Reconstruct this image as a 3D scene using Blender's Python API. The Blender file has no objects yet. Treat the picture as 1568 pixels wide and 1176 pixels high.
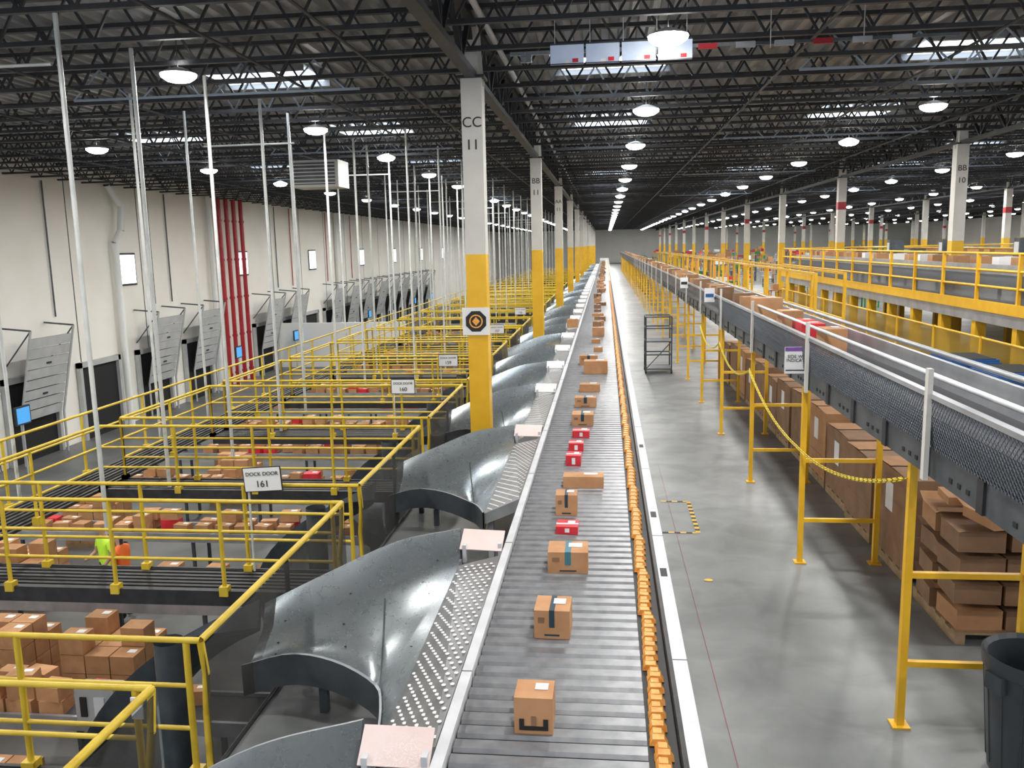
import bpy, math, random
from mathutils import Matrix, Vector
R=random.Random(7)
scn=bpy.context.scene
col=bpy.context.collection

# ---------------------------------------------------------------- materials
def mat(name,c,rough=.6,metal=0.,c2=None,scale=4.,bump=0.,detail=4,alpha=None,emit=None,es=0,stretch=None,lo=.35,hi=.65,scuff=None,sk=.66):
    m=bpy.data.materials.new(name); m.use_nodes=True
    nt=m.node_tree; b=nt.nodes["Principled BSDF"]; out=nt.nodes["Material Output"]
    b.inputs["Base Color"].default_value=(*c,1); b.inputs["Roughness"].default_value=rough
    b.inputs["Metallic"].default_value=metal
    if c2 is not None or bump:
        tc=nt.nodes.new("ShaderNodeTexCoord"); n=nt.nodes.new("ShaderNodeTexNoise")
        n.inputs["Scale"].default_value=scale; n.inputs["Detail"].default_value=detail
        if stretch:
            mp=nt.nodes.new("ShaderNodeMapping"); mp.inputs["Scale"].default_value=stretch
            nt.links.new(tc.outputs["Object"],mp.inputs[0]); nt.links.new(mp.outputs[0],n.inputs["Vector"])
        else: nt.links.new(tc.outputs["Object"],n.inputs["Vector"])
        if c2 is not None:
            r=nt.nodes.new("ShaderNodeValToRGB")
            r.color_ramp.elements[0].position=lo; r.color_ramp.elements[1].position=hi
            r.color_ramp.elements[0].color=(*c,1); r.color_ramp.elements[1].color=(*c2,1)
            nt.links.new(n.outputs["Fac"],r.inputs[0]); last=r.outputs[0]
            if scuff:
                n2=nt.nodes.new("ShaderNodeTexNoise"); n2.inputs["Scale"].default_value=scuff; n2.inputs["Detail"].default_value=6; n2.inputs["Distortion"].default_value=.8
                nt.links.new(tc.outputs["Object"],n2.inputs["Vector"])
                r2=nt.nodes.new("ShaderNodeValToRGB"); r2.color_ramp.elements[0].position=.30; r2.color_ramp.elements[1].position=.62
                r2.color_ramp.elements[0].color=(sk,sk,sk,1); r2.color_ramp.elements[1].color=(1,1,1,1)
                nt.links.new(n2.outputs["Fac"],r2.inputs[0])
                mx=nt.nodes.new("ShaderNodeMix"); mx.data_type='RGBA'; mx.blend_type='MULTIPLY'; mx.inputs["Factor"].default_value=1
                nt.links.new(last,mx.inputs[6]); nt.links.new(r2.outputs[0],mx.inputs[7]); last=mx.outputs[2]
                mr=nt.nodes.new("ShaderNodeMapRange"); mr.inputs["To Min"].default_value=rough+.10; mr.inputs["To Max"].default_value=rough-.06
                nt.links.new(n2.outputs["Fac"],mr.inputs["Value"]); nt.links.new(mr.outputs[0],b.inputs["Roughness"])
            nt.links.new(last,b.inputs["Base Color"])
        if bump:
            bp=nt.nodes.new("ShaderNodeBump"); bp.inputs["Strength"].default_value=bump
            nt.links.new(n.outputs["Fac"],bp.inputs["Height"]); nt.links.new(bp.outputs[0],b.inputs["Normal"])
    if emit:
        b.inputs["Emission Color"].default_value=(*emit,1); b.inputs["Emission Strength"].default_value=es
        try: m.cycles.emission_sampling='NONE'
        except Exception: pass
    if alpha is not None:
        b.inputs["Alpha"].default_value=alpha
    return m
M_conc=mat("concrete",(.135,.143,.145),.37,0,(.265,.275,.273),.5,.015,9,scuff=2.0,sk=.76)
M_conc_low=mat("dock_concrete",(.11,.115,.115),.5,0,(.17,.172,.17),.8)
M_wall=mat("painted_wall",(.84,.82,.74),.8,0,(.90,.88,.81),.4)
M_wallw=mat("white_wall",(.84,.85,.83),.8,0,(.78,.79,.77),.5)
M_deck=mat("roof_deck_steel",(.24,.255,.275),.5,.3,(.36,.375,.40),.5)
M_joist=mat("joist_steel",(.032,.034,.038),.5,.3,(.052,.054,.059),3)
M_colw=mat("column_white",(.60,.59,.54),.6,0,(.67,.65,.60),2)
M_yel=mat("safety_yellow",(.78,.42,.012),.42,0,(.85,.50,.025),3)
M_yelr=mat("railing_yellow",(.60,.41,.022),.4,0,(.72,.51,.045),5)
M_black=mat("black_steel",(.02,.02,.022),.5,.2,(.035,.035,.037),8)
M_dark=mat("dark_gap",(.012,.012,.013),.8)
M_slat=mat("slat_aluminium",(.20,.205,.22),.38,.4,(.28,.285,.30),9)
M_gap=mat("slat_gap",(.03,.03,.034),.6)
M_orange=mat("orange_shoe",(.80,.30,.035),.5,0,(.90,.46,.12),22)
M_rail=mat("white_rail",(.70,.715,.74),.45,.1,(.60,.615,.64),5)
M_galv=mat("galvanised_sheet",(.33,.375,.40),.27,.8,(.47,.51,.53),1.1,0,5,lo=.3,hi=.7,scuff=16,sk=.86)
M_galvl=mat("galvanised_light",(.34,.36,.385),.4,.5,(.46,.48,.51),3)
M_wire=mat("netting_wire",(.14,.155,.18),.5,.3)
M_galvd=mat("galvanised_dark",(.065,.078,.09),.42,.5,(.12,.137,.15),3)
M_perf=mat("perforated_plate",(.22,.22,.225),.36,.6,(.32,.32,.325),5)
M_dot=mat("roller_ball",(.90,.90,.89),.3,.0)
M_card=mat("cardboard",(.40,.20,.088),.8,0,(.47,.25,.115),6)
M_card2=mat("cardboard_light",(.47,.235,.105),.8,0,(.55,.295,.145),6)
M_card3=mat("cardboard_brown",(.23,.125,.065),.8,0,(.30,.17,.092),5)
M_red=mat("red_carton",(.60,.02,.03),.5,0,(.72,.035,.05),8)
M_redp=mat("red_pipe",(.33,.012,.02),.4,0,(.42,.02,.03),3)
M_tape=mat("dark_tape",(.02,.05,.07),.35)
M_tape2=mat("teal_tape",(.06,.20,.25),.35)
M_white=mat("paper_white",(.82,.82,.82),.6)
M_pink=mat("pink_board",(.82,.64,.60),.7,0,(.88,.74,.70),3)
M_txt=mat("black_ink",(.015,.015,.015),.6)
M_mesh=mat("black_netting",(.030,.028,.024),.7,alpha=.76)
M_meshg=mat("grey_netting",(.11,.125,.15),.6,.2,alpha=.78)
M_meshy=mat("yellow_netting",(.46,.29,.03),.6,alpha=.65)
M_pole=mat("pole_white",(.60,.62,.60),.4,.2,(.72,.74,.72),4)
M_door=mat("dock_door_grey",(.44,.455,.45),.5,.1,(.52,.53,.53),2)
M_glass=mat("window_daylight",(.8,.9,1),.2,emit=(.72,.87,1),es=3.0)
M_sky=mat("skylight_panel",(.9,.95,1),.4,emit=(.80,.90,1),es=6)
M_lamp=mat("lamp_lens",(1,1,1),.3,emit=(1,.975,.91),es=36)
M_lampb=mat("lamp_housing",(.6,.6,.6),.4,.3)
M_plastic=mat("grey_plastic",(.035,.043,.05),.45,0,(.05,.058,.066),5)
M_blue=mat("blue_plastic",(.02,.10,.30),.5)
M_green=mat("green_paint",(.03,.25,.08),.5)
M_screen=mat("screen",(.02,.1,.3),.3,emit=(.1,.45,.9),es=.8)
M_panel=mat("skylit_panel",(.45,.54,.70),.4,0,(.56,.63,.78),3,emit=(.5,.6,.85),es=.15)  # not a lamp: faint emission stands in for skylight on the panels
M_bluelit=mat("blue_lit_steel",(.30,.38,.48),.5)  # blue light falling on the roof steel, put into its base colour
M_wood=mat("pallet_wood",(.28,.18,.09),.8,0,(.38,.26,.15),6)
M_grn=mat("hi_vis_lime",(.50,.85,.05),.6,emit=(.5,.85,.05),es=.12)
M_org=mat("hi_vis_orange",(.95,.18,.03),.6)
M_skin=mat("skin",(.45,.27,.19),.6)
M_cloth=mat("dark_clothes",(.03,.035,.05),.8)
M_chain=mat("chain_yellow",(.85,.66,.05),.45)
M_belt=mat("belt_black",(.05,.05,.055),.6)
M_violet=mat("violet_ink",(.2,.08,.35),.5)

# ---------------------------------------------------------------- mesh builder
class MB:
    def __init__(s): s.v=[];s.f=[];s.m=[];s.mats=[];s.sm=[]
    def mi(s,m):
        if m not in s.mats: s.mats.append(m)
        return s.mats.index(m)
    def add(s,vs,fs,m,sm=False):
        o=len(s.v); s.v+= [tuple(v) for v in vs]; k=s.mi(m)
        for f in fs: s.f.append(tuple(i+o for i in f)); s.m.append(k); s.sm.append(sm)
    BF=[(0,3,2,1),(4,5,6,7),(0,1,5,4),(1,2,6,5),(2,3,7,6),(3,0,4,7)]
    def box(s,x0,x1,y0,y1,z0,z1,m):
        s.add([(x0,y0,z0),(x1,y0,z0),(x1,y1,z0),(x0,y1,z0),(x0,y0,z1),(x1,y0,z1),(x1,y1,z1),(x0,y1,z1)],MB.BF,m)
    def obox(s,M,w,d,h,m,base=True):
        z0=0 if base else -h/2
        P=[(-w/2,-d/2,z0),(w/2,-d/2,z0),(w/2,d/2,z0),(-w/2,d/2,z0)]
        P+= [(a,b,c+h) for a,b,c in P]
        s.add([M@Vector(p) for p in P],MB.BF,m)
    def frame(s,p,q):
        d=(Vector(q)-Vector(p)); n=d.normalized()
        up=Vector((0,0,1)) if abs(n.z)<.95 else Vector((0,1,0))
        a=n.cross(up).normalized(); b=a.cross(n)
        return a,b
    def tube(s,p,q,r,m,n=6,r2=None,caps=False):
        a,b=s.frame(p,q); r2=r if r2 is None else r2; vs=[]
        for c,rr in((Vector(p),r),(Vector(q),r2)):
            for i in range(n):
                t=2*math.pi*(i+.5)/n; vs.append(c+a*math.cos(t)*rr+b*math.sin(t)*rr)
        fs=[(i,(i+1)%n,n+(i+1)%n,n+i) for i in range(n)]
        s.add(vs,fs,m,True)
        if caps: s.add(vs,[tuple(range(n-1,-1,-1)),tuple(range(n,2*n))],m)
    def beam(s,p,q,w,h,m):
        a,b=s.frame(p,q); vs=[]
        for c in(Vector(p),Vector(q)):
            for x,y in((-1,-1),(1,-1),(1,1),(-1,1)): vs.append(c+a*x*w/2+b*y*h/2)
        s.add(vs,[(0,1,5,4),(1,2,6,5),(2,3,7,6),(3,0,4,7),(3,2,1,0),(4,5,6,7)],m)
    def path(s,pts,r,m,n=6):
        for i in range(len(pts)-1): s.tube(pts[i],pts[i+1],r,m,n)
    def strip(s,A,B,m,sm=False): s.grid([A,B],m,sm)
    def grid(s,rows,m,sm=True):
        n=len(rows[0]); vs=[p for r in rows for p in r]
        s.add(vs,[(k*n+i,k*n+i+1,(k+1)*n+i+1,(k+1)*n+i) for k in range(len(rows)-1) for i in range(n-1)],m,sm)
    def disc(s,c,r,z,m,n=8,rx=1,ry=1):
        s.add([(c[0]+r*rx*math.cos(2*math.pi*i/n),c[1]+r*ry*math.sin(2*math.pi*i/n),z) for i in range(n)],[tuple(range(n))],m)
    def obj(s,name,parent=None,smooth=False):
        me=bpy.data.meshes.new(name); me.from_pydata(s.v,[],s.f); me.update()
        for m in s.mats: me.materials.append(m)
        me.polygons.foreach_set("material_index",s.m)
        me.polygons.foreach_set("use_smooth",[True]*len(s.f) if smooth else s.sm)
        o=bpy.data.objects.new(name,me); col.objects.link(o)
        if parent: o.parent=parent
        return o
def text(body,size,loc,m,parent,name="lettering",rz=0,rx=math.pi/2):
    cu=bpy.data.curves.new(name,'FONT'); cu.body=body; cu.size=size; cu.align_x='CENTER'; cu.align_y='CENTER'
    cu.extrude=.001; cu.space_line=.85
    o=bpy.data.objects.new(name,cu); col.objects.link(o); o.data.materials.append(m)
    o.location=loc; o.rotation_euler=(rx,0,rz); o.parent=parent; return o
def catmull(P,n):
    P=[Vector(p) for p in P]; Q=[P[0]*2-P[1]]+P+[P[-1]*2-P[-2]]; out=[]
    segs=len(P)-1
    for i in range(n+1):
        u=i/n*segs; k=min(int(u),segs-1); t=u-k
        a,b,c,d=Q[k:k+4]
        out.append(.5*((2*b)+(c-a)*t+(2*a-5*b+4*c-d)*t*t+(3*b-a-3*c+d)*t**3))
    return out
def carton(mb,x,y,z,w,d,h,m,rot=0,tape=None,label=True,flap=False):
    M=Matrix.Translation((x,y,z))@Matrix.Rotation(rot,4,'Z')
    mb.obox(M,w,d,h,m)
    if tape:
        T=M@Matrix.Translation((0,0,h)); mb.obox(T,w*.15,d*1.004,.003,tape)
        F=M@Matrix.Translation((0,-d/2-.001,h*.4)); mb.obox(F,w*.15,.003,h*.6,tape)
        mb.obox(M@Matrix.Translation((0,-d/2-.0015,h*.10)),w*.42,.002,h*.06,M_tape)
        mb.obox(M@Matrix.Translation((-w*.3,-d/2-.0015,h*.55)),w*.18,.002,h*.2,M_card3)
    if label:
        mb.obox(M@Matrix.Translation((w*.18,d*.12,h+.002)),w*.34,d*.34,.003,M_white)
    if flap:
        for s in(-1,1): mb.add([M@Vector((-w/2,s*d/2,h)),M@Vector((w/2,s*d/2,h)),M@Vector((w/2,s*d*.78,h+.05)),M@Vector((-w/2,s*d*.78,h+.05))],[(0,1,2,3)],m)

ZC=6.8; LOW=-3.6; YE=165
# ---------------------------------------------------------------- shell
b=MB(); b.box(-2.62,56,-6,YE,-.35,0,M_conc); b.obj("floor")
b=MB(); b.box(-20.2,-2.6,-6,YE,LOW-.2,LOW,M_conc_low); b.obj("floor_dock")
b=MB(); b.box(-2.75,-2.62,-6,YE,LOW,-.35,M_conc_low); b.obj("wall_retaining")
b=MB(); b.box(-20.4,-20,-6,YE,LOW,ZC+.1,M_wall)
for k in range(34):
    y=-4+k*4.9; b.box(-20.0,-19.985,y,y+.035,LOW,6.6,M_galvd)
b.obj("wall_left")
b=MB(); b.box(-20.2,56,YE,YE+.3,LOW,ZC+.1,M_wallw); b.obj("wall_back")
b=MB(); b.box(56,56.3,-6,YE,-.3,ZC+.1,M_wall); b.obj("wall_right")
b=MB()
b.box(-19.9,-12,50,50.2,LOW,-.9,M_wallw); b.obj("wall_partition")
b=MB(); x=-20.3; P=[]
while x<56.3:
    P+= [(x,ZC),(x+.10,ZC),(x+.14,ZC+.07),(x+.26,ZC+.07)]; x+=.30
b.strip([(p[0],-6,p[1]) for p in P],[(p[0],YE+.2,p[1]) for p in P],M_deck)
b.obj("ceiling")
k=0
for iy in range(15):
    for ix,x in enumerate((-13,-6.6,.15,6.6,13.2,19.8,26.4,33)):
        y=8.6+iy*8
        if (ix*5+iy*3)%7 in (3,5): continue
        k+=1
        b=MB(); b.box(x-1.0,x+1.0,y-.7,y+.7,ZC-.03,ZC-.01,M_sky)
        b.box(x-1.1,x+1.1,y-.85,y-.75,ZC-.12,ZC,M_deck); b.box(x-1.1,x+1.1,y+.75,y+.85,ZC-.12,ZC,M_deck)
        b.obj("window_%d"%k)
b=MB(); zb,zt=6.18,6.74
b.beam((-19.9,0,zb),(56,0,zb),.08,.06,M_joist); b.beam((-19.9,0,zt),(56,0,zt),.10,.06,M_joist)
x=-19.9; i=0
while x<55.2:
    b.beam((x,0,zt),(x+.34,0,zb),.032,.032,M_joist); b.beam((x+.34,0,zb),(x+.68,0,zt),.032,.032,M_joist); x+=.68
o=b.obj("roof_joists"); o.location=(0,-2,0)
a=o.modifiers.new("rows",'ARRAY'); a.use_relative_offset=False; a.use_constant_offset=True; a.constant_offset_displace=(0,1.45,0); a.count=114
b=MB()
for gx in (-1.95,9.5,21,32.5,44):
    for zz,w in((5.9,.16),(6.62,.18)): b.beam((gx,-6,zz),(gx,YE,zz),w,.09,M_joist)
    y=-6
    while y<YE-1:
        b.beam((gx,y,6.6),(gx,y+.72,5.92),.07,.05,M_joist); b.beam((gx,y+.72,5.92),(gx,y+1.44,6.6),.07,.05,M_joist)
        b.beam((gx,y+.72,5.92),(gx,y+.72,6.6),.04,.04,M_joist); y+=1.44
b.obj("roof_girders")
b=MB()
for x in (-18,-15,-11.4,-8.6,-5,-3.4,2.8,5.2,8,12,15,18,24,27,30,36,40):
    b.tube((x,-5.8,6.1),(x,YE-.2,6.1),.022,M_joist,5)
b.tube((-1.72,-5.8,6.6),(-1.72,YE-.2,6.6),.045,M_rail,6)
b.obj("sprinkler_pipes")
b=MB()
for y0 in (14.2,22.9,34.5,49):
    for x0 in (-9,3,9.8,18):
        b.beam((x0,y0,6.02),(x0+5,y0,6.02),.035,.035,M_bluelit)
        for q in range(4):
            b.beam((x0+q*1.25,y0,6.02),(x0+q*1.25+.5,y0,6.5),.025,.025,M_bluelit); b.beam((x0+q*1.25+1,y0,6.02),(x0+q*1.25+.5,y0,6.5),.025,.025,M_bluelit)
b.obj("roof_bridging")
# ---------------------------------------------------------------- columns
names={(0,0):"CC\n11",(0,1):"BB\n11",(1,1):"BB\n10",(0,2):"AA\n11"}
for ix,x in enumerate((-1.95,9.5,21,32.5,44)):
    for iy in range(13):
        y=13+11.7*iy
        b=MB(); w=.155; z0=0
        b.box(x-w,x+w,y-w,y+w,z0,3.3,M_yel); b.box(x-w,x+w,y-w,y+w,3.3,5.85,M_colw)
        b.box(x-.28,x+.28,y-.28,y+.28,0,.03,M_black)
        b.box(x-.2,x+.2,y-.2,y+.2,5.85,5.89,M_joist)
        b.add([(x-w-.02,y-.02,5.75),(x+w+.02,y-.02,5.75),(x+w-.02,y-.02,6.5),(x-w+.04,y-.02,6.5)],[(0,1,2,3)],M_colw)
        b.box(x-.1,x+.1,y-.1,y+.1,5.89,6.6,M_colw)
        if ix>0 and (ix+iy)%2==1: b.box(x-w-.005,x+w+.005,y-w-.005,y+w+.005,4.6,4.9,M_redp)
        o=b.obj("structural_column")
        if (ix,iy) in names:
            t=names[(ix,iy)].split("\n")
            text(t[0],.21,(x,y-w-.004,5.22),M_txt,o); text(t[1],.21,(x,y-w-.004,4.90),M_txt,o)
b=MB(); x,y=-1.97,13-.165
b.box(x-.21,x+.21,y-.01,y,2.08,2.5,M_white)
def ring(b,cx,cy,cz,r0,r1,m,n=20):
    vs=[];
    for i in range(n):
        t=2*math.pi*i/n; vs+= [(cx+r0*math.cos(t),cy,cz+r0*math.sin(t)),(cx+r1*math.cos(t),cy,cz+r1*math.sin(t))]
    b.add(vs,[(2*i,2*i+1,(2*i+3)%(2*n),(2*i+2)%(2*n)) for i in range(n)],m)
b.add([(x+.17*math.cos(i*math.pi/4+.39),y-.012,2.29+.17*math.sin(i*math.pi/4+.39)) for i in range(8)],[tuple(range(8))],M_txt)
ring(b,x,y-.014,2.29,.085,.105,M_orange); b.add([(x-.06,y-.015,2.29),(x,y-.015,2.22),(x+.06,y-.015,2.29),(x,y-.015,2.36)],[(0,1,2,3)],M_orange)
b.obj("column_safety_sign")
# ---------------------------------------------------------------- lamps
lamp_me=None
for ix,x in enumerate((-12.4,-6.2,.8,6.5,13,19.5,26,33,40,48)):
    for iy in range(-1,26):
        y=5.5+iy*6+(1 if ix%2 else 0)*.9
        if ix==0: y-=3.2
        if y>YE-6: continue
        if lamp_me is None:
            b=MB(); z=0; n=14
            def circ0(r,zz): return [(r*math.cos(2*math.pi*i/n),r*math.sin(2*math.pi*i/n),zz) for i in range(n+1)]
            b.strip(circ0(.26,z),circ0(.21,z+.035),M_lampb,True); b.strip(circ0(.21,z+.035),circ0(.07,z+.09),M_lampb,True)
            b.grid([circ0(.26,z),circ0(.245,z-.05),circ0(.17,z-.10),circ0(.08,z-.12),circ0(.001,z-.125)],M_lamp)
            b.tube((0,0,.09),(0,0,.70),.008,M_joist,4)
            o=b.obj("high_bay_lamp"); lamp_me=o.data
        else:
            o=bpy.data.objects.new("high_bay_lamp",lamp_me); col.objects.link(o)
        o.location=(x,y,6.0)
        near=(y<60 and ix<6)
        far=(not near) and (iy%2==0) and (ix%2==0 or y<60)
        if near or far:
            L=bpy.data.lights.new("lamp_light",'AREA'); L.shape='DISK'; L.size=.36; L.energy=(240 if ix==0 else 150) if near else 420; L.color=(1,.98,.94)
            lo=bpy.data.objects.new("lamp_light",L); lo.location=(0,0,-.15); col.objects.link(lo); lo.parent=o
# ---------------------------------------------------------------- sorter conveyor
SY0,SY1=-3.,140.
b=MB(); y=SY0; i=0
while y<SY1:
    st=.13
    b.add([(-.78,y,.880),(.2,y,.880),(.2,y+.014,.9),(-.78,y+.014,.9),(.2,y+.092,.9),(-.78,y+.092,.9),(.2,y+.106,.880),(-.78,y+.106,.880)],[(0,1,2,3),(3,2,4,5),(5,4,6,7)],M_slat)
    if y<60:
        ph=i%6; off=(ph-2.5)*.004
        for q in(0,1):
            x0,x1=.220+off+.006*q,.318+off-.010*q; ya=y+q*.065
            b.add([(x0,ya,.88),(x1,ya,.88),(x1,ya+.060,.88),(x0,ya+.060,.88),(x0+.018,ya+.004,.916-.004*q),(x1-.02,ya+.010,.913-.004*q),(x1-.02,ya+.058,.913-.004*q),(x0+.018,ya+.056,.916-.004*q)],MB.BF,M_orange)
    else: b.box(.215,.325,y,y+.12,.88,.925,M_orange)
    y+=st; i+=1
b.box(-.79,.37,SY0,SY1,.80,.874,M_gap)
b.box(-.85,-.79,SY0,SY1,.80,.945,M_rail); b.box(-.84,-.80,SY0,SY1,.25,.80,M_black)
b.box(.36,.385,SY0,SY1,.78,.95,M_black); b.box(.385,.47,SY0,SY1,.78,.955,M_rail); b.box(.40,.46,SY0,SY1,.12,.78,M_rail)
y=SY0
while y<60:
    b.box(-.8,-.7,y,y+.1,0,.8,M_black); b.box(.42,.5,y,y+.1,0,.8,M_rail)
    b.box(.47,.53,y+.6,y+.68,.60,.62,M_rail)
    b.box(.385,.471,y+1.2,y+1.206,.78,.957,M_black); b.box(-.851,-.789,y+1.0,y+1.006,.8,.947,M_black)
    y+=2.2
for yy in (6.1,7.5,10.2): b.box(.40,.45,yy,yy+.16,.955,.957,M_txt)
b.box(-.9,.5,140,140.6,0,1.3,M_rail)
b.obj("sorter_conveyor")
near=[(-.38,4.05,.20,.19,.20,M_card2,None),(-.35,5.14,.23,.24,.19,M_card2,M_tape),(-.30,6.25,.31,.26,.17,M_card2,M_tape2),
 (-.345,7.15,.19,.2,.07,M_red,None),(-.375,7.67,.20,.2,.2,M_card2,M_tape),(-.24,8.6,.42,.2,.12,M_card2,None),
 (-.375,9.5,.17,.22,.12,M_red,None),(-.37,10.2,.18,.2,.10,M_red,None),(-.33,10.95,.22,.2,.09,M_red,None),(-.33,11.7,.30,.3,.16,M_card2,M_tape),
 (-.32,13.1,.33,.2,.15,M_card2,M_tape),(-.28,14.5,.34,.25,.13,M_card,None),(-.20,16.6,.46,.3,.25,M_card2,None)]
for (x,y,w,d,h,m,t) in near:
    b=MB(); carton(b,x,y+d/2,.901,w,d,h,m,R.uniform(-.04,.04),t,True)
    if m is M_red:
        b.box(x-w*.5-.002,x+w*.5+.002,y+d*.35,y+d*.5,.901,.9+h+.004,M_white); b.box(x-.02,x+.02,y-.003,y,.92,.9+h*.8,M_white)
    if (x,y)==(-.38,4.05):
        b.box(x-.075,x-.05,y-.006,y,.925,.985,M_txt); b.box(x+.05,x+.075,y-.006,y,.925,.985,M_txt); b.box(x-.05,x+.05,y-.006,y,.925,.945,M_txt); b.box(x-.012,x+.012,y-.006,y,.95,1.0,M_card3)
    b.obj("cardboard_box")
b=MB(); y=18.
while y<130:
    w=R.uniform(.2,.42); carton(b,R.uniform(-.4,-.15),y,.901,w,R.uniform(.2,.35),R.uniform(.08,.26),R.choice([M_card,M_card2,M_card2,M_card3]),R.uniform(-.1,.1),M_tape if R.random()<.4 else None,True); y+=R.uniform(1.1,2.2)
b.obj("parcels_on_sorter")
# ---------------------------------------------------------------- chutes
def chute(dy,name="sorting_chute",detail=True):
    b=MB(); n=18
    def sh(P): return [(p[0],p[1]+dy,p[2]) for p in P]
    A=catmull(sh([(-1.2,6.5,.84),(-1.75,6.25,.66),(-2.2,6.02,.54),(-2.65,5.82,.45)]),n)
    W=catmull(sh([(-1.25,6.92,1.02),(-1.75,6.72,.97),(-2.2,6.4,.84),(-2.65,6.02,.70)]),n)
    B=catmull(sh([(-1.3,4.33,.6),(-1.46,5.0,.46),(-1.62,5.42,.38),(-1.95,5.6,.44),(-2.3,5.64,.47),(-2.65,5.58,.40)]),n)
    rows=[W,[a.lerp(w,.45)+Vector((0,.03,-.05)) for a,w in zip(A,W)]]
    for k in range(0,9):
        u=k/8; rows.append([A[i].lerp(B[i],u)-Vector((0,0,.05*math.sin(math.pi*u))) for i in range(n+1)])
    b.grid(rows,M_galv)
    b.strip(W,[w+Vector((0,.025,-.005)) for w in W],M_galvl)
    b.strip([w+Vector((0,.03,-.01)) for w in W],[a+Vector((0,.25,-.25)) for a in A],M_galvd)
    b.strip([rows[k][6]+Vector((0,0,.004)) for k in range(2,11)],[rows[k][6]+Vector((-.012,0,.004)) for k in range(2,11)],M_galvd)
    for k in (1,3,6):
        for j in (2,10,16):
            c=rows[k][j]; b.disc((c.x,c.y),.010,c.z+.006,M_dark,6)
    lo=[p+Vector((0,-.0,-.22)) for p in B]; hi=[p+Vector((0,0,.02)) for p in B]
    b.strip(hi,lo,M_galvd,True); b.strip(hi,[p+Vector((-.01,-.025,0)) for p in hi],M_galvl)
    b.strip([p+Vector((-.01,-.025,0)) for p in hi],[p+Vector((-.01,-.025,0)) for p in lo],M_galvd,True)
    P=[Vector((-.87,3.9+dy,.9)),Vector((-.87,6.62+dy,.9)),Vector((-1.2,6.5+dy,.85)),Vector((-1.3,4.33+dy,.6))]
    b.add([P[0],P[1],P[2],P[3]],[(0,3,2),(0,2,1)],M_perf)
    b.add([P[0],P[3],P[3]-Vector((0,0,.12)),P[0]-Vector((0,0,.12))],[(0,1,2,3)],M_galvl)
    b.add([P[3],P[3]+Vector((-.02,.6,-.04)),P[3]+Vector((-.06,.55,-.30)),P[3]-Vector((0,-.03,.26))],[(0,1,2,3)],M_galvl)
    if detail:
        T1=(P[0],P[3],P[2]);T2=(P[0],P[2],P[1])
        n1=(T1[1]-T1[0]).cross(T1[2]-T1[0]).normalized(); n2=(T2[1]-T2[0]).cross(T2[2]-T2[0]).normalized()
        n1=n1 if n1.z>0 else -n1; n2=n2 if n2.z>0 else -n2
        def hz(x,y):
            d=P[2]-P[0]; side=d.x*(y-P[0].y)-d.y*(x-P[0].x)
            nn=n1 if side>0 else n2
            return P[0].z-(nn.x*(x-P[0].x)+nn.y*(y-P[0].y))/nn.z
        i=0; y=4.0
        while y<6.5:
            xl=-1.3+(y-4.33)*.046 if y>4.33 else -.87-(y-3.9)
            x=-.895-(.026 if i%2 else 0)
            while x>xl+.025:
                z=hz(x,y+dy)+.006; r=.0145
                b.add([(x+r*math.cos(t*1.0472),y+dy+r*1.15*math.sin(t*1.0472),z) for t in range(6)],[(0,1,2,3,4,5)],M_dot)
                x-=.052
            y+=.066; i+=1
    for lx,ly,lz in((-1.25,4.5,.5),(-1.25,6.75,.8),(-2.4,6.2,.5),(-2.1,5.7,.2)):
        b.box(lx-.03,lx+.03,ly+dy-.03,ly+dy+.03,0,lz,M_rail if lx>-2 else M_galvd)
    b.obj(name)
    c=MB(); M=Matrix.Translation((-1.04,6.78+dy,.97))@Matrix.Rotation(R.uniform(-.1,.05)-.05,4,'Z')@Matrix.Rotation(math.radians(38),4,'X')
    c.obox(M,.36,.20,.012,M_pink if dy in(-3.0,0,4.3) else M_white,False)
    c.box(-.9,-.87,6.7+dy,6.76+dy,.85,.97,M_rail); c.box(-1.2,-1.17,6.7+dy,6.76+dy,.8,.95,M_rail)
    c.obj("deflector_board")
offs=[-3.0,0,4.3]+[7.75+2.925*k for k in range(34)]
for o_ in offs: chute(o_,detail=o_<16)
b=MB()
carton(b,-1.0,25.6,.97,.3,.3,.25,M_card,.2); b.obj("carton_on_chute")
def spiral(cx,cy):
    b=MB(); I=[];O=[];W=[]
    for i in range(41):
        t=i/40; th=math.radians(10+t*430); z=.32-2.9*t
        I.append((cx+.16*math.cos(th),cy+.16*math.sin(th),z)); O.append((cx+.72*math.cos(th),cy+.72*math.sin(th),z+.05)); W.append((cx+.76*math.cos(th),cy+.76*math.sin(th),z+.34))
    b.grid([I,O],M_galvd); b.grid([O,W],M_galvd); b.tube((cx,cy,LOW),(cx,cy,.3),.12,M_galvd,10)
    b.obj("spiral_chute",smooth=True)
for k in range(14): spiral(-3.55,6.15+3.58*k)
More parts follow.
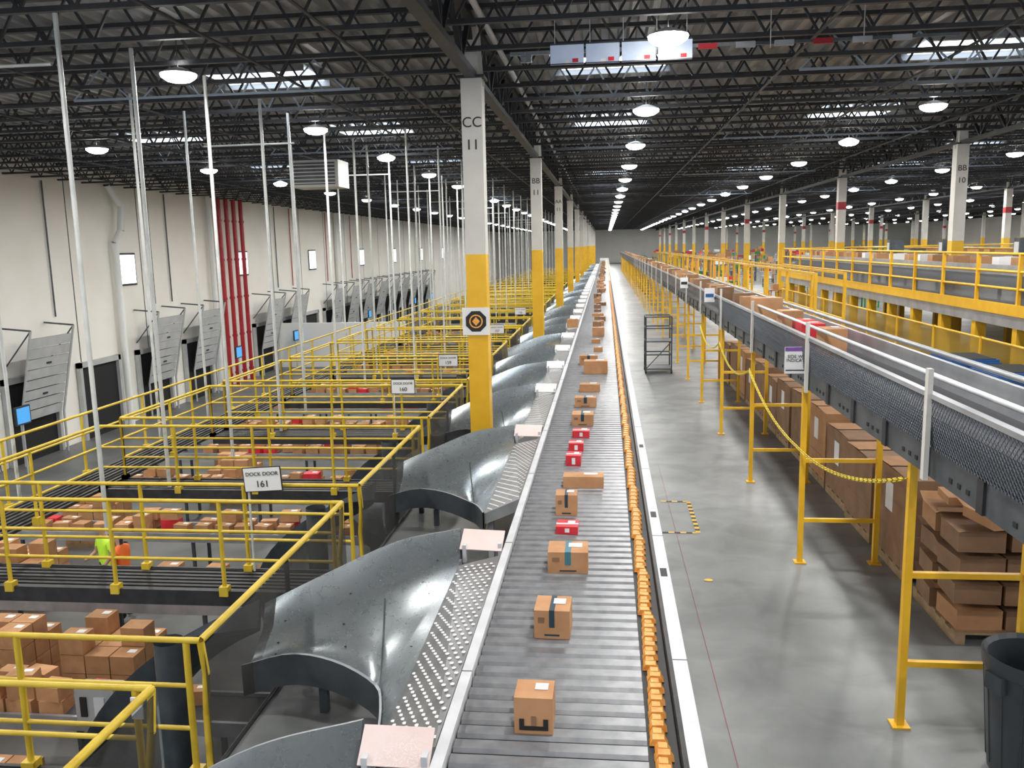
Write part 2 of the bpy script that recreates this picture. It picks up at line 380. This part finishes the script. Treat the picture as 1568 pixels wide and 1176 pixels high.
# ---------------------------------------------------------------- catwalks & railings
H=.945
def rail(b,p,q,sp=1.2,mids=(.63,.33),r=.022):
    p=Vector(p);q=Vector(q);L=(q-p).length;n=max(1,round(L/sp))
    up=Vector((0,0,H)); b.tube(p+up,q+up,r,M_yelr)
    for m_ in mids: b.tube(p+Vector((0,0,m_)),q+Vector((0,0,m_)),r*.8,M_yelr)
    for i in range(n+1):
        c=p.lerp(q,i/n); b.tube(c,c+up,r,M_yelr)
        b.box(c.x-.045,c.x+.045,c.y-.045,c.y+.045,-.05,.05,M_yelr)
XF,XL=-2.6,-7.4
K=26
for k in range(K):
    yn=4.28+3.58*k; yf=yn+.6
    b=MB()
    rail(b,(XF-.1,yn,0),(XL,yn,0)); rail(b,(XF-.1,yf,0),(XL,yf,0))
    for j in range(7):
        y=yn+.03+j*.09; b.box(XL,XF-.16,y,y+.05,-.05,-.01,M_black)
    x=XL
    while x<XF-.16: b.box(x,x+.03,yn,yf,-.06,-.045,M_black); x+=.3
    b.box(XL,XF-.16,yn-.02,yn+.01,-.16,.0,M_black); b.box(XL,XF-.16,yf-.01,yf+.02,-.16,.0,M_black)
    b.obj("catwalk")
b=MB()
for k in range(-1,K):
    yf=4.28+3.58*k+.6; yn=4.28+3.58*(k+1)
    y0=yf;y1=yn
    b.tube((XF,y0,H),(XF,y1,H),.026,M_yelr)
    for yy,s in((y0,1),(y1,-1)):
        b.path([(XF-.1,yy,H),(XF,yy,H),(XF,yy+.04*s,.7),(XF-.03,yy+.06*s,.4),(XF,yy,0.)],.024,M_yelr)
    b.tube((XF,(y0+y1)/2,0),(XF,(y0+y1)/2,H),.02,M_black)
    b.add([(XF+.02,y0,-.1),(XF+.02,y1,-.1),(XF+.02,y1,H-.03),(XF+.02,y0,H-.03)],[(0,1,2,3)],M_mesh)
    b.tube((XF+.02,y0,.02),(XF+.02,y1,.02),.015,M_black)
b.obj("netted_safety_fence")
b=MB()
rail(b,(-8.2,-2,0),(-8.2,98,0),1.8)
for k in range(-1,K):
    rail(b,(XL,4.28+3.58*k+.6,0),(XL,4.28+3.58*(k+1),0),1.5)
for j in range(8): b.box(-8.2+j*.1,-8.15+j*.1,-2,98,-.05,-.01,M_black)
y=-2
while y<98: b.box(-8.2,-7.4,y,y+.03,-.06,-.045,M_black); y+=.5
b.obj("dock_catwalk")
b=MB(); y=7.7; i=0
while y<95:
    b.tube((-6.35+.12*math.sin(i*2.1),y,-.05),(-6.35+.12*math.sin(i*2.1),y,6.2),.029,M_pole,8)
    if i%3!=2: b.tube((-8.3,y+1.2,-.05),(-8.3,y+1.2,6.2),.026,M_pole,8)
    if y>18 and i%2==0: b.tube((-4.6,y+.6,-.05),(-4.6,y+.6,6.2),.024,M_pole,8)
    if i%4==1: b.tube((-6.35,y,5.6),(-8.3,y,5.6),.02,M_pole)
    y+=1.95; i+=1
b.obj("catwalk_hanger_poles")
for n,(x,y,w) in enumerate([(-3.62,8.42,.40),(-3.68,15.02,.42),(-3.5,18.58,.42),(-3.3,22.16,.42),(-3.3,25.7,.42),(-3.3,32.9,.42)]):
    b=MB(); zc=1.03 if n==0 else .93
    M=Matrix.Translation((x,y-.04,zc))@Matrix.Rotation(-.06 if n==0 else 0,4,'Y')
    b.obox(M,w,.012,.25,M_white,False); b.obox(M@Matrix.Translation((0,.004,0)),w+.02,.012,.27,M_txt,False)
    b.tube((x-w*.42,y-.02,0),(x-w*.42,y-.02,1.0),.012,M_pole)
    o=b.obj("dock_door_sign"); t=text("DOCK DOOR",.058,(x,y-.052,zc+.06),M_txt,o); t2=text(str(161-n),.10,(x,y-.052,zc-.05),M_txt,o)
    if n==0: t.rotation_euler=(math.pi/2,-.06,0);t2.rotation_euler=(math.pi/2,-.06,0)
b=MB(); b.obox(Matrix.Translation((-2.66,4.22,.79)),.07,.01,.13,M_white); b.obox(Matrix.Translation((-2.66,4.213,.88)),.06,.004,.02,M_violet); b.obj("rail_tag")
# ---------------------------------------------------------------- dock level conveyors and parcels
for k in range(16):
    yc=6.5+3.58*k
    b=MB(); b.box(-13,-4.6,yc-.35,yc+.35,-2.72,-2.65,M_belt)
    b.box(-13,-4.6,yc-.4,yc-.35,-2.8,-2.6,M_galvl); b.box(-13,-4.6,yc+.35,yc+.4,-2.8,-2.6,M_galvl)
    for x in range(-13,-4,2): b.box(x,x+.06,yc-.38,yc-.32,LOW,-2.8,M_galvd); b.box(x,x+.06,yc+.32,yc+.38,LOW,-2.8,M_galvd)
    b.obj("belt_conveyor")
    b=MB(); x=-12.6
    while x<-5.4:
        for yy in(-.17,.17):
            for lay in range(R.choice([1,2,3]) if k in(1,2) else R.choice([1,1,2])):
                if R.random()<.85: carton(b,x,yc+yy,-2.65+.2*lay,R.uniform(.27,.42),R.uniform(.2,.32),.2 if lay<2 else .14,R.choice([M_card,M_card2,M_card2,M_red if R.random()<.3 else M_card2]),R.uniform(-.25,.25),None,R.random()<.7)
                else: break
        x+=R.uniform(.4,.55)
    b.obj("parcels_on_belt")
for k,(x,y) in enumerate([(-11.5,11.9),(-9.6,11.9),(-9.2,8.25),(-7.4,8.3),(-11.8,15.4),(-12.5,19),(-10.5,22.5),(-12,26),(-7.7,11.8)]):
    b=MB()
    b.box(x-.6,x+.6,y-.5,y+.5,LOW,LOW+.12,M_wood)
    for lx in range(3):
        for ly in range(3):
            for lz in range(R.choice([3,4])):
                carton(b,x-.4+lx*.4,y-.34+ly*.34,LOW+.12+lz*.3,.38,.32,.29,R.choice([M_card,M_card2]),0,None,R.random()<.5)
    b.obj("pallet_of_parcels")
b=MB(); b.box(-6.4,-5.9,8.9,9.15,-2.2,-1.75,M_door); b.box(-6.33,-6.25,8.88,8.9,-2.1,-1.85,M_txt); b.box(-6.15,-6.02,8.88,8.9,-2.1,-1.85,M_white); b.box(-6.2,-6.1,9.0,9.1,LOW,-2.2,M_galvd)
b.obj("control_cabinet")
# ---------------------------------------------------------------- dock wall furniture
for k in range(20):
    yc=14.9+4.1*k
    if k==7: continue
    b=MB()
    b.box(-19.97,-19.93,yc-1.3,yc+1.3,LOW,-.8,M_dark)
    for s in(-1,1): b.box(-19.97,-19.8,yc+s*1.3-.08,yc+s*1.3+.08,LOW,-.6,M_door)
    b.box(-19.97,-19.8,yc-1.38,yc+1.38,-.8,-.6,M_door)
    b.obj("door_%d"%(k+1))
    if k in(4,10): continue
    b=MB(); p0=Vector((-19.6,0,-2.1)); p1=Vector((-18.9,0,.75))
    for s in range(8):
        a0=p0.lerp(p1,s/8); a1=p0.lerp(p1,(s+.92)/8)
        b.add([(a0.x,yc-1.1,a0.z),(a0.x,yc+1.1,a0.z),(a1.x,yc+1.1,a1.z),(a1.x,yc-1.1,a1.z)],[(0,1,2,3)],M_door)
        b.add([(a0.x-.06,yc-1.1,a0.z),(a0.x-.06,yc+1.1,a0.z),(a1.x-.06,yc+1.1,a1.z),(a1.x-.06,yc-1.1,a1.z)],[(0,1,2,3)],M_galvd)
        if s in(2,5): b.box(a0.x+.03,a0.x+.06,yc-.12,yc+.12,a0.z+.1,a0.z+.16,M_txt)
    for s in(-1,1):
        b.tube((p0.x+.05,yc+s*1.15,LOW),(p0.x+.05,yc+s*1.15,-2.1),.04,M_door); b.tube((p0.x+.05,yc+s*1.15,-2.1),(p1.x+.05,yc+s*1.15,1.0),.04,M_door)
        b.tube((p1.x+.05,yc+s*1.15,1.0),(-19.96,yc+s*1.15,1.1),.03,M_galvd); b.tube((p1.x+.05,yc+s*1.15,1.0),(-19.96,yc+s*1.15,-.3),.025,M_galvd)
    b.obj("overhead_dock_door")
    if k%2==0:
        b=MB(); b.box(-18.7,-18.62,yc+1.5,yc+2.2,-1.9,-1.3,M_plastic); b.box(-18.7,-18.61,yc+1.55,yc+2.15,-1.85,-1.35,M_screen)
        b.tube((-18.68,yc+1.85,LOW),(-18.68,yc+1.85,-1.3),.03,M_door); b.obj("status_monitor")
kk=200
for y in (22,34,45.6,57,69,80,92,104):
    kk+=1; b=MB()
    b.box(-19.98,-19.95,y-.7,y+.7,2.15,3.5,M_txt); b.box(-19.96,-19.93,y-.62,y+.62,2.23,3.42,M_glass)
    b.obj("window_%d"%kk)
for i in range(4):
    b=MB(); y=42.5+i*.9; b.tube((-19.7,y,LOW),(-19.7,y,6.2),.11,M_redp,10)
    for z in range(-3,6,2): b.tube((-19.7,y,z),(-19.7,y,z+.12),.14,M_redp,10)
    b.obj("red_standpipe")
b=MB(); b.path([(-19.75,32.95,LOW),(-19.75,32.95,3.9),(-19.6,33.2,4.4),(-19.6,33.4,5.4),(-19.75,32.8,6.2)],.14,M_wallw,10); b.obj("drain_pipe")
b=MB(); b.path([(-19.75,41.5,LOW),(-19.75,41.5,6.2)],.14,M_wallw,10); b.path([(-19.8,62,LOW),(-19.8,62,6.2)],.14,M_wallw,10); b.obj("roof_drain_pipes")
b=MB()
for y in (24,29,36,37.5,50.5,53,60,66): b.tube((-19.93,y,1.25),(-19.93,y,6.1),.03,R.choice([M_redp,M_galvd,M_black]),5)
b.obj("conduits")
b=MB(); b.box(-8.9,-7.5,24,25,5.2,5.95,M_colw); b.box(-8.8,-7.6,23.98,24,5.27,5.88,M_galvd)
for i in range(6): b.box(-8.8,-7.6,23.95,23.98,5.3+i*.1,5.33+i*.1,M_colw)
for xx in(-8.8,-7.6): b.tube((xx,24.5,5.95),(xx,24.5,6.7),.01,M_joist,4)
b.obj("unit_heater")
# ---------------------------------------------------------------- hanging panel assembly
b=MB(); y=12.2; dz=.08
for i in range(4):
    x0=-.74+i*.485; b.box(x0,x0+.455,y-.02,y+.03,5.77+dz,6.04+dz,M_panel)
    b.box(x0+.30,x0+.38,y-.025,y-.02,5.79+dz,5.84+dz,M_red); b.box(x0+.2,x0+.27,y-.025,y-.02,5.78+dz,5.82+dz,M_white)
    b.box(x0,x0+.455,y-.024,y-.02,6.02+dz,6.04+dz,M_galvd); b.box(x0,x0+.455,y-.024,y-.02,5.765+dz,5.78+dz,M_galvd)
b.box(-1.3,2.0,y+.03,y+.06,5.92+dz,5.97+dz,M_galv)
for i in range(6): b.box(1.25+i*.5,1.5+i*.5,y,y+.05,5.89+dz,5.96+dz,M_galvl if i%3 else M_redp)
b.box(1.2,4.6,y+.04,y+.07,5.92+dz,5.96+dz,M_galvd); b.box(-1.15,-1.0,y,y+.05,5.82+dz,5.96+dz,M_galv)
for xx in(-.68,-.2,.25,.7,1.1,2.2,3.4): b.tube((xx,y+.04,5.95),(xx,y+.04,6.75),.008,M_pole,4)
b.obj("hanging_display_panels")
# ---------------------------------------------------------------- right overhead conveyor
CY0,CY1=1.5,120
b=MB()
b.box(2.0,2.04,CY0,CY1,1.93,2.12,M_galvd)
y=CY0
while y<30:
    for j in range(3): b.box(1.995,2.0,y+.1+j*.12,y+.14+j*.12,1.98,2.01,M_dark)
    b.box(1.985,2.0,y+.7,y+.78,1.93,2.12,M_black); y+=.8
b.box(2.04,2.62,CY0,CY1,2.20,2.24,M_belt); b.box(2.6,2.64,CY0,CY1,1.95,2.45,M_galvl)
b.box(1.95,2.0,CY0,CY1,2.44,2.47,M_galvl)
b.tube((2.16,CY0,2.5),(2.16,13,2.5),.018,M_rail,8); b.tube((2.62,CY0,2.5),(2.62,CY1,2.5),.022,M_galvl,8)
def netp(y,t): return (1.985-.03*t,y,2.12+.33*t)
y=CY0
while y<15:
    for s in(-1,1): b.tube(netp(y,0 if s>0 else 1),netp(y+.33,1 if s>0 else 0),.0033,M_wire,3)
    y+=.040
b.add([(1.99,15,2.12),(1.99,CY1,2.12),(1.96,CY1,2.45),(1.96,15,2.45)],[(0,1,2,3)],M_meshg)
b.add([(2.02,CY0,2.12),(2.02,15,2.12),(2.02,15,2.30),(2.02,CY0,2.30)],[(0,1,2,3)],M_galvd)
y=5.3
while y<60: b.box(1.93,1.96,y,y+.05,1.93,2.62,M_colw); y+=3.15
y=2.66
while y<115:
    for x in(2.05,2.82):
        b.box(x-.026,x+.026,y-.026,y+.026,0,1.93,M_yel); b.box(x-.06,x+.06,y-.06,y+.06,0,.012,M_yel)
    for z in(.45,1.1,1.88): b.box(2.05,2.82,y-.02,y+.02,z,z+.04,M_yel)
    y+=3.15
b.obj("overhead_conveyor")
b=MB()
for (x,y,w,h,m) in [(2.28,8.9,.22,.28,M_card2),(2.25,9.7,.25,.26,M_red),(2.3,10.2,.2,.25,M_red),(2.3,11.0,.26,.3,M_card2),(2.3,12.6,.4,.36,M_card2),(2.3,13.9,.3,.3,M_card)]:
    carton(b,x,y,2.241,w,.3,h,m,R.uniform(-.1,.1),None,True)
y=15
while y<100: carton(b,R.uniform(2.2,2.4),y,2.241,R.uniform(.25,.4),.3,R.uniform(.26,.36),R.choice([M_card,M_card2,M_card3]),0,None,True); y+=R.uniform(.9,2.2)
b.obj("parcels_on_overhead_conveyor")
b=MB(); b.box(1.80,2.07,8.78,8.8,2.07,2.34,M_white); b.box(1.80,2.07,8.775,8.78,2.30,2.34,M_violet); b.box(1.81,2.06,8.775,8.78,2.10,2.11,M_txt)
o=b.obj("side_wall_sign"); text("SIDE WALL\nINDICATOR",.045,(1.935,8.774,2.225),M_txt,o)
b=MB(); b.box(1.75,1.93,15.5,15.52,2.35,2.6,M_white); b.box(1.77,1.91,15.49,15.5,2.44,2.50,M_blue); b.box(1.92,1.95,15.5,15.52,2.40,2.44,M_galvd); b.obj("aisle_sign")
b=MB(); b.box(1.75,1.93,20.5,20.52,2.35,2.6,M_white); b.box(1.77,1.91,20.49,20.5,2.44,2.50,M_txt); b.box(1.92,1.95,20.5,20.52,2.40,2.44,M_galvd); b.obj("aisle_sign")
b=MB()
def sag(p,q,s,n):
    return [Vector(p).lerp(Vector(q),i/n)-Vector((0,0,s*4*(i/n)*(1-i/n))) for i in range(n+1)]
for p,q,s in(((2.0,12.1,1.62),(2.0,9.07,1.25),.12),((2.0,9.07,1.25),(2.0,5.81,1.80),.14),((2.0,15.3,1.65),(2.0,12.1,1.62),.25),((2.0,18.4,1.65),(2.0,15.3,1.65),.25)):
    P=sag(p,q,s,60)
    for i in range(60):
        c=(P[i]+P[i+1])/2; d=(P[i+1]-P[i])*.75
        off=Vector((.011,0,0)) if i%2 else Vector((0,0,.011))
        b.tube(c-d+off,c+d+off,.006,M_chain,4); b.tube(c-d-off,c+d-off,.006,M_chain,4)
b.obj("plastic_chain")
# ---------------------------------------------------------------- gaylords
def gaylord(x,y,w,d,h,m,lab=True):
    b=MB()
    for i in range(5): b.box(x-w/2,x+w/2,y-d/2+i*(d-.1)/4,y-d/2+i*(d-.1)/4+.1,.09,.11,M_wood)
    for i in range(3): b.box(x-w/2+i*(w-.08)/2,x-w/2+i*(w-.08)/2+.08,y-d/2,y+d/2,0,.09,M_wood)
    t=.02; z0,z1=.11,h
    x0,x1,y0,y1=x-w/2,x+w/2,y-d/2,y+d/2
    b.box(x0,x0+t,y0,y1,z0,z1,m);b.box(x1-t,x1,y0,y1,z0,z1,m);b.box(x0+t,x1-t,y0,y0+t,z0,z1,m);b.box(x0+t,x1-t,y1-t,y1,z0,z1,m)
    b.add([(x0,y0,z1),(x1,y0,z1),(x1,y-.01,z1+.015),(x0,y-.01,z1+.015)],[(0,1,2,3)],m); b.add([(x0,y+.01,z1+.02),(x1,y+.01,z1+.02),(x1,y1,z1),(x0,y1,z1)],[(0,1,2,3)],M_card)
    if lab: b.box(x0-.003,x0,y-.1,y+.12,z1-.45,z1-.15,M_white)
    b.box(x0-.002,x0,y0,y1,z0+.3,z0+.31,M_card3)
    b.obj("gaylord_box")
yy=8.95
for i in range(12):
    gaylord(3.48+R.uniform(-.04,.04),yy,1.05,1.02,R.choice([1.05,1.05,1.12,.95]),R.choice([M_card,M_card3,M_card3]),i%3!=1); yy+=1.12
for i in range(6): gaylord(4.66,9.2+i*1.25,1.05,1.1,1.05,M_card3)
b=MB(); x,y=3.52,7.6
for i in range(5): b.box(x-.6,x+.6,y-.5+i*.225,y-.4+i*.225,.09,.11,M_wood)
for i in range(3): b.box(x-.6+i*.56,x-.52+i*.56,y-.5,y+.5,0,.09,M_wood)
for lz in range(4):
    for lx in range(3):
        for ly in range(2):
            carton(b,x-.4+lx*.4+R.uniform(-.03,.03),y-.25+ly*.5+R.uniform(-.02,.02),.11+lz*.232,.37,.42,.17,R.choice([M_card3,M_card,M_card3]),R.uniform(-.10,.10),None,R.random()<.3,True)
b.obj("pallet_of_cartons")
b=MB(); carton(b,3.35,7.25,1.04,.55,.42,.09,M_card,.2,None,False,True); carton(b,3.85,7.75,1.04,.5,.5,.12,M_card,-.3,None,False,True); carton(b,3.25,7.85,1.04,.4,.35,.07,M_card,-.1,None,True); b.obj("flattened_cartons")
gaylord(4.72,6.9,.9,.9,.95,M_card)
# trash can
b=MB(); x,y=2.70,5.33; n=28
def circ(r,zz): return [(x+r*math.cos(2*math.pi*i/n),y+r*math.sin(2*math.pi*i/n),zz) for i in range(n+1)]
b.grid([circ(.245,.0),circ(.30,.70)],M_plastic); b.strip(circ(.30,.70),circ(.315,.71),M_plastic); b.grid([circ(.315,.71),circ(.32,.79)],M_plastic)
b.strip(circ(.32,.79),circ(.305,.80),M_plastic); b.strip(circ(.305,.80),circ(.285,.77),M_plastic); b.grid([circ(.285,.77),circ(.235,.06)],M_plastic); b.disc((x,y),.236,.06,M_dark,24)
for a_ in(200,340,90):
    t=math.radians(a_); b.obox(Matrix.Translation((x+.31*math.cos(t),y+.31*math.sin(t),.60))@Matrix.Rotation(t,4,'Z'),.05,.13,.11,M_plastic)
for i in range(14):
    t=2*math.pi*i/14; b.tube((x+.25*math.cos(t),y+.25*math.sin(t),.05),(x+.298*math.cos(t),y+.298*math.sin(t),.68),.006,M_plastic,4)
b.obj("trash_can",smooth=False)
b=MB()
def dash(p,q,w):
    p=Vector(p);q=Vector(q);L=(q-p).length;n=int(L/.07);d=(q-p).normalized();nn=Vector((-d.y,d.x,0))*w/2
    for i in range(n):
        a0=p+d*L*i/n;a1=p+d*L*(i+1)/n; m=M_yel if i%2==0 else M_txt
        b.add([a0-nn,a1-nn,a1+nn,a0+nn],[(0,1,2,3)],m)
dash((.72,11.1,.004),(1.08,11.1,.004),.045); dash((1.08,11.1,.004),(1.08,9.85,.004),.055); dash((1.08,9.85,.004),(.66,9.85,.004),.045)
b.disc((1.03,8.4),.035,.004,M_yel,10,1.3,1)
b.obj("floor_marking")
b=MB(); b.beam((.86,3,.02),(.80,13,.02),.003,.003,M_redp); b.obj("red_floor_cable")
b=MB(); x0,x1,y0,y1=1.05,1.72,22.6,23.3
for x in(x0,x1):
    for y in(y0,y1): b.tube((x,y,.1),(x,y,1.5),.02,M_galvd); b.tube((x-.02,y,.05),(x+.02,y,.05),.05,M_black,10,caps=True)
for z in(.12,.5,.85,1.2,1.5):
    b.tube((x0,y0,z),(x1,y0,z),.018,M_galvd); b.tube((x0,y1,z),(x1,y1,z),.018,M_galvd); b.tube((x0,y0,z),(x0,y1,z),.018,M_galvd); b.tube((x1,y0,z),(x1,y1,z),.018,M_galvd)
b.box(x0,x1,y0,y1,.11,.13,M_galvd); b.box(x0,x1,y0,y1,.84,.86,M_galvd)
b.tube((x0,y0,.12),(x1,y0,.85),.012,M_galvd)
b.obj("wire_cart")
# ---------------------------------------------------------------- right mezzanine
b=MB(); MX=8.0; D=2.0
b.box(MX,24,10,40,D-.05,D,M_galvd)
b.box(MX-.08,MX,10,40,D-.16,D+.06,M_yel); b.box(MX,24,40,40.08,D-.22,D+.08,M_yel); b.box(MX-.05,MX+.02,10,40,D-.40,D-.17,M_galvl)
y=10
while y<40.1:
    b.box(MX-.035,MX+.035,y-.035,y+.035,D,D+1.05,M_yel); b.box(MX-.03,MX+.2,y-.1,y+.1,0,D-.2,M_yel)
    b.box(MX,24,y-.06,y+.06,D-.3,D-.05,M_yel); b.box(MX+4,MX+4.2,y-.1,y+.1,0,D-.2,M_yel)
    y+=1.9
for z in(.36,.70,1.05): b.tube((MX,10,D+z),(MX,40,D+z),.028,M_yel); b.tube((MX,40,D+z),(24,40,D+z),.03,M_yel)
for z in(.55,1.05): b.tube((MX+3.4,10,D+z),(MX+3.4,40,D+z),.03,M_yel)
b.add([(MX+.03,10,D+.06),(MX+.03,40,D+.06),(MX+.03,40,D+.62),(MX+.03,10,D+.62)],[(0,1,2,3)],M_meshg)
x=MX
while x<24: b.box(x-.04,x+.04,39.96,40.04,D,D+1.05,M_yel); x+=1.9
b.obj("mezzanine_platform")
b=MB()
for x in(8.75,13): b.box(x-.35,x+.35,12,39,D+.35,D+.7,M_galvd); b.box(x-.4,x-.35,12,39,D+.4,D+.8,M_galvl)
y=12
while y<39:
    for x in(8.75,13): b.box(x-.3,x-.24,y,y+.06,D,D+.35,M_galvd); b.box(x+.24,x+.3,y,y+.06,D,D+.35,M_galvd)
    y+=2.5
y=13
while y<38:
    carton(b,8.75,y,D+.7,.4,.35,.25,R.choice([M_card,M_card2,M_white]),0,None,True)
    carton(b,13,y+.4,D+.7,.45,.4,.3,R.choice([M_card,M_card2,M_plastic]),0,None,True); y+=R.uniform(.6,1.6)
# control boxes and shelves along the walkway
for y in (14.5,19,23,28,33):
    b.box(10.4,10.9,y,y+.35,D+.6,D+1.35,M_galvd); b.box(10.6,10.7,y+.1,y+.2,D,D+.6,M_galvd); b.box(10.39,10.4,y+.05,y+.3,D+.95,D+1.25,M_white)
b.obj("mezzanine_conveyor")
b=MB()
b.add([(7.2,10,0),(7.2,36,0),(7.2,36,1.45),(7.2,10,1.45)],[(0,1,2,3)],M_meshy)
y=10
while y<36.1: b.box(7.17,7.23,y-.03,y+.03,0,1.5,M_yel); y+=2.4
b.tube((7.2,10,1.47),(7.2,36,1.47),.025,M_yel); b.tube((7.2,10,.75),(7.2,36,.75),.02,M_yel)
b.obj("yellow_guard_fence")
for (x,y) in((6.6,14.6),(6.5,16.2)):
    b=MB(); b.box(x-.4,x+.4,y-.5,y+.5,.15,1.25,M_blue); b.box(x-.36,x+.36,y-.46,y+.46,1.2,1.26,M_dark); b.box(x-.43,x+.43,y-.53,y+.53,1.14,1.2,M_blue)
    for sx in(-.3,.3):
        for sy in(-.4,.4): b.tube((x+sx-.02,y+sy,.07),(x+sx+.02,y+sy,.07),.07,M_black,10,caps=True); b.box(x+sx-.02,x+sx+.02,y+sy-.02,y+sy+.02,.05,.16,M_galvd)
    b.obj("blue_bin")
b=MB()
for i in range(300):
    x=R.uniform(4.2,40); y=R.uniform(42,150)
    if x<6.6 and y<95: continue
    if any(abs(x-cx)<1.1 for cx in(9.5,21,32.5)) and abs(((y-13+5.85)%11.7)-5.85)<.8: continue
    h=R.uniform(.6,2.4); w=R.uniform(.4,1.6); m=R.choice([M_galvd,M_galvl,M_card,M_card2,M_yel,M_yel,M_plastic,M_blue,M_green,M_orange,M_rail])
    b.box(x-w/2,x-w/2+.06,y-.3,y-.24,0,h,m); b.box(x+w/2-.06,x+w/2,y-.3,y-.24,0,h,m); b.box(x-w/2,x-w/2+.06,y+.24,y+.3,0,h,m); b.box(x+w/2-.06,x+w/2,y+.24,y+.3,0,h,m)
    b.box(x-w/2,x+w/2,y-.3,y+.3,h-.05,h,m); b.box(x-w/2,x+w/2,y-.3,y+.3,h*.45,h*.45+.04,M_galv)
    carton(b,x,y,h,w*.5,.4,R.uniform(.15,.4),R.choice([M_card,M_card2,M_red,M_white,M_green]),0,None,False)
b.obj("distant_workstations")
b=MB()
for x in(5.2,5.9):
    y=22
    while y<90: b.box(x-.035,x+.035,y-.035,y+.035,0,2.6,M_yel); y+=3.4
    b.box(x-.03,x+.03,22,90,2.54,2.6,M_yel); b.box(x-.03,x+.03,22,90,1.4,1.46,M_yel)
b.obj("yellow_support_frame")
# ---------------------------------------------------------------- people on the dock
def person(x,y,rot,vest,name="dock_worker"):
    J=[("pel",(0,0,.95),.15),("wa",(0,.0,1.10),.14),("ch",(0,.02,1.33),.165),("nk",(0,.02,1.50),.065),("hb",(0,.04,1.58),.085),("ht",(0,.03,1.70),.09),
       ("shl",(-.19,.02,1.42),.07),("ell",(-.26,.02,1.14),.048),("wrl",(-.24,.20,.95),.035),("hl",(-.23,.28,.91),.04),
       ("shr",(.19,.02,1.42),.07),("elr",(.26,.06,1.14),.048),("wrr",(.22,.26,1.05),.035),("hr",(.21,.34,1.04),.04),
       ("hpl",(-.10,0,.88),.105),("knl",(-.11,.05,.50),.07),("anl",(-.11,-.02,.09),.045),("tol",(-.12,.14,.04),.04),
       ("hpr",(.10,0,.88),.105),("knr",(.12,.02,.50),.07),("anr",(.12,-.06,.09),.045),("tor",(.13,.10,.04),.04)]
    ix={j[0]:i for i,j in enumerate(J)}
    E=[("pel","wa"),("wa","ch"),("ch","nk"),("nk","hb"),("hb","ht"),("ch","shl"),("shl","ell"),("ell","wrl"),("wrl","hl"),("ch","shr"),("shr","elr"),("elr","wrr"),("wrr","hr"),
       ("pel","hpl"),("hpl","knl"),("knl","anl"),("anl","tol"),("pel","hpr"),("hpr","knr"),("knr","anr"),("anr","tor")]
    me=bpy.data.meshes.new(name); me.from_pydata([j[1] for j in J],[(ix[a],ix[c]) for a,c in E],[])
    o=bpy.data.objects.new(name,me); col.objects.link(o)
    sk=o.modifiers.new("skin",'SKIN'); 
    for i,j in enumerate(J): me.skin_vertices[0].data[i].radius=(j[2],j[2]*.85)
    me.skin_vertices[0].data[0].use_root=True
    ss=o.modifiers.new("sub",'SUBSURF'); ss.levels=1; ss.render_levels=2
    bpy.context.view_layer.update()
    dg=bpy.context.evaluated_depsgraph_get(); ev=o.evaluated_get(dg); m2=bpy.data.meshes.new_from_object(ev)
    o.modifiers.clear(); o.data=m2; m2.materials.clear()
    for m in(vest,M_cloth,M_skin): m2.materials.append(m)
    for p in m2.polygons:
        c=p.center; p.use_smooth=True
        if c.z>1.52: k=1 if (c.z>1.66 or c.y<-.0) else 2
        elif c.z>.92 and abs(c.x)<.2 and c.y<.2: k=0
        elif c.z>1.25: k=0
        elif abs(c.x)>.17 and c.z>.85: k=2
        else: k=1
        p.material_index=k
    o.location=(x,y,LOW); o.rotation_euler=(0,0,rot); return o
person(-9.95,15.25,2.6,M_grn); person(-9.3,14.75,1.5,M_org)
# ---------------------------------------------------------------- world, camera
w=bpy.data.worlds.new("World"); scn.world=w; w.use_nodes=True
w.node_tree.nodes["Background"].inputs[0].default_value=(.75,.85,1,1); w.node_tree.nodes["Background"].inputs[1].default_value=.9
yaw=math.radians(6.40); p=math.radians(9.16); roll=-0.022
cam=bpy.data.objects.new("camera",bpy.data.cameras.new("camera")); col.objects.link(cam); scn.camera=cam
cam.matrix_world=Matrix.Translation((0,0,3.4))@Matrix.Rotation(yaw,4,'Z')@Matrix.Rotation(math.pi/2-p,4,'X')@Matrix.Rotation(roll,4,'Z')
cam.data.sensor_width=36; cam.data.lens=1700/2048*36; cam.data.clip_end=400; cam.data.clip_start=.05
scn.view_settings.view_transform='Standard'; scn.view_settings.exposure=0.03
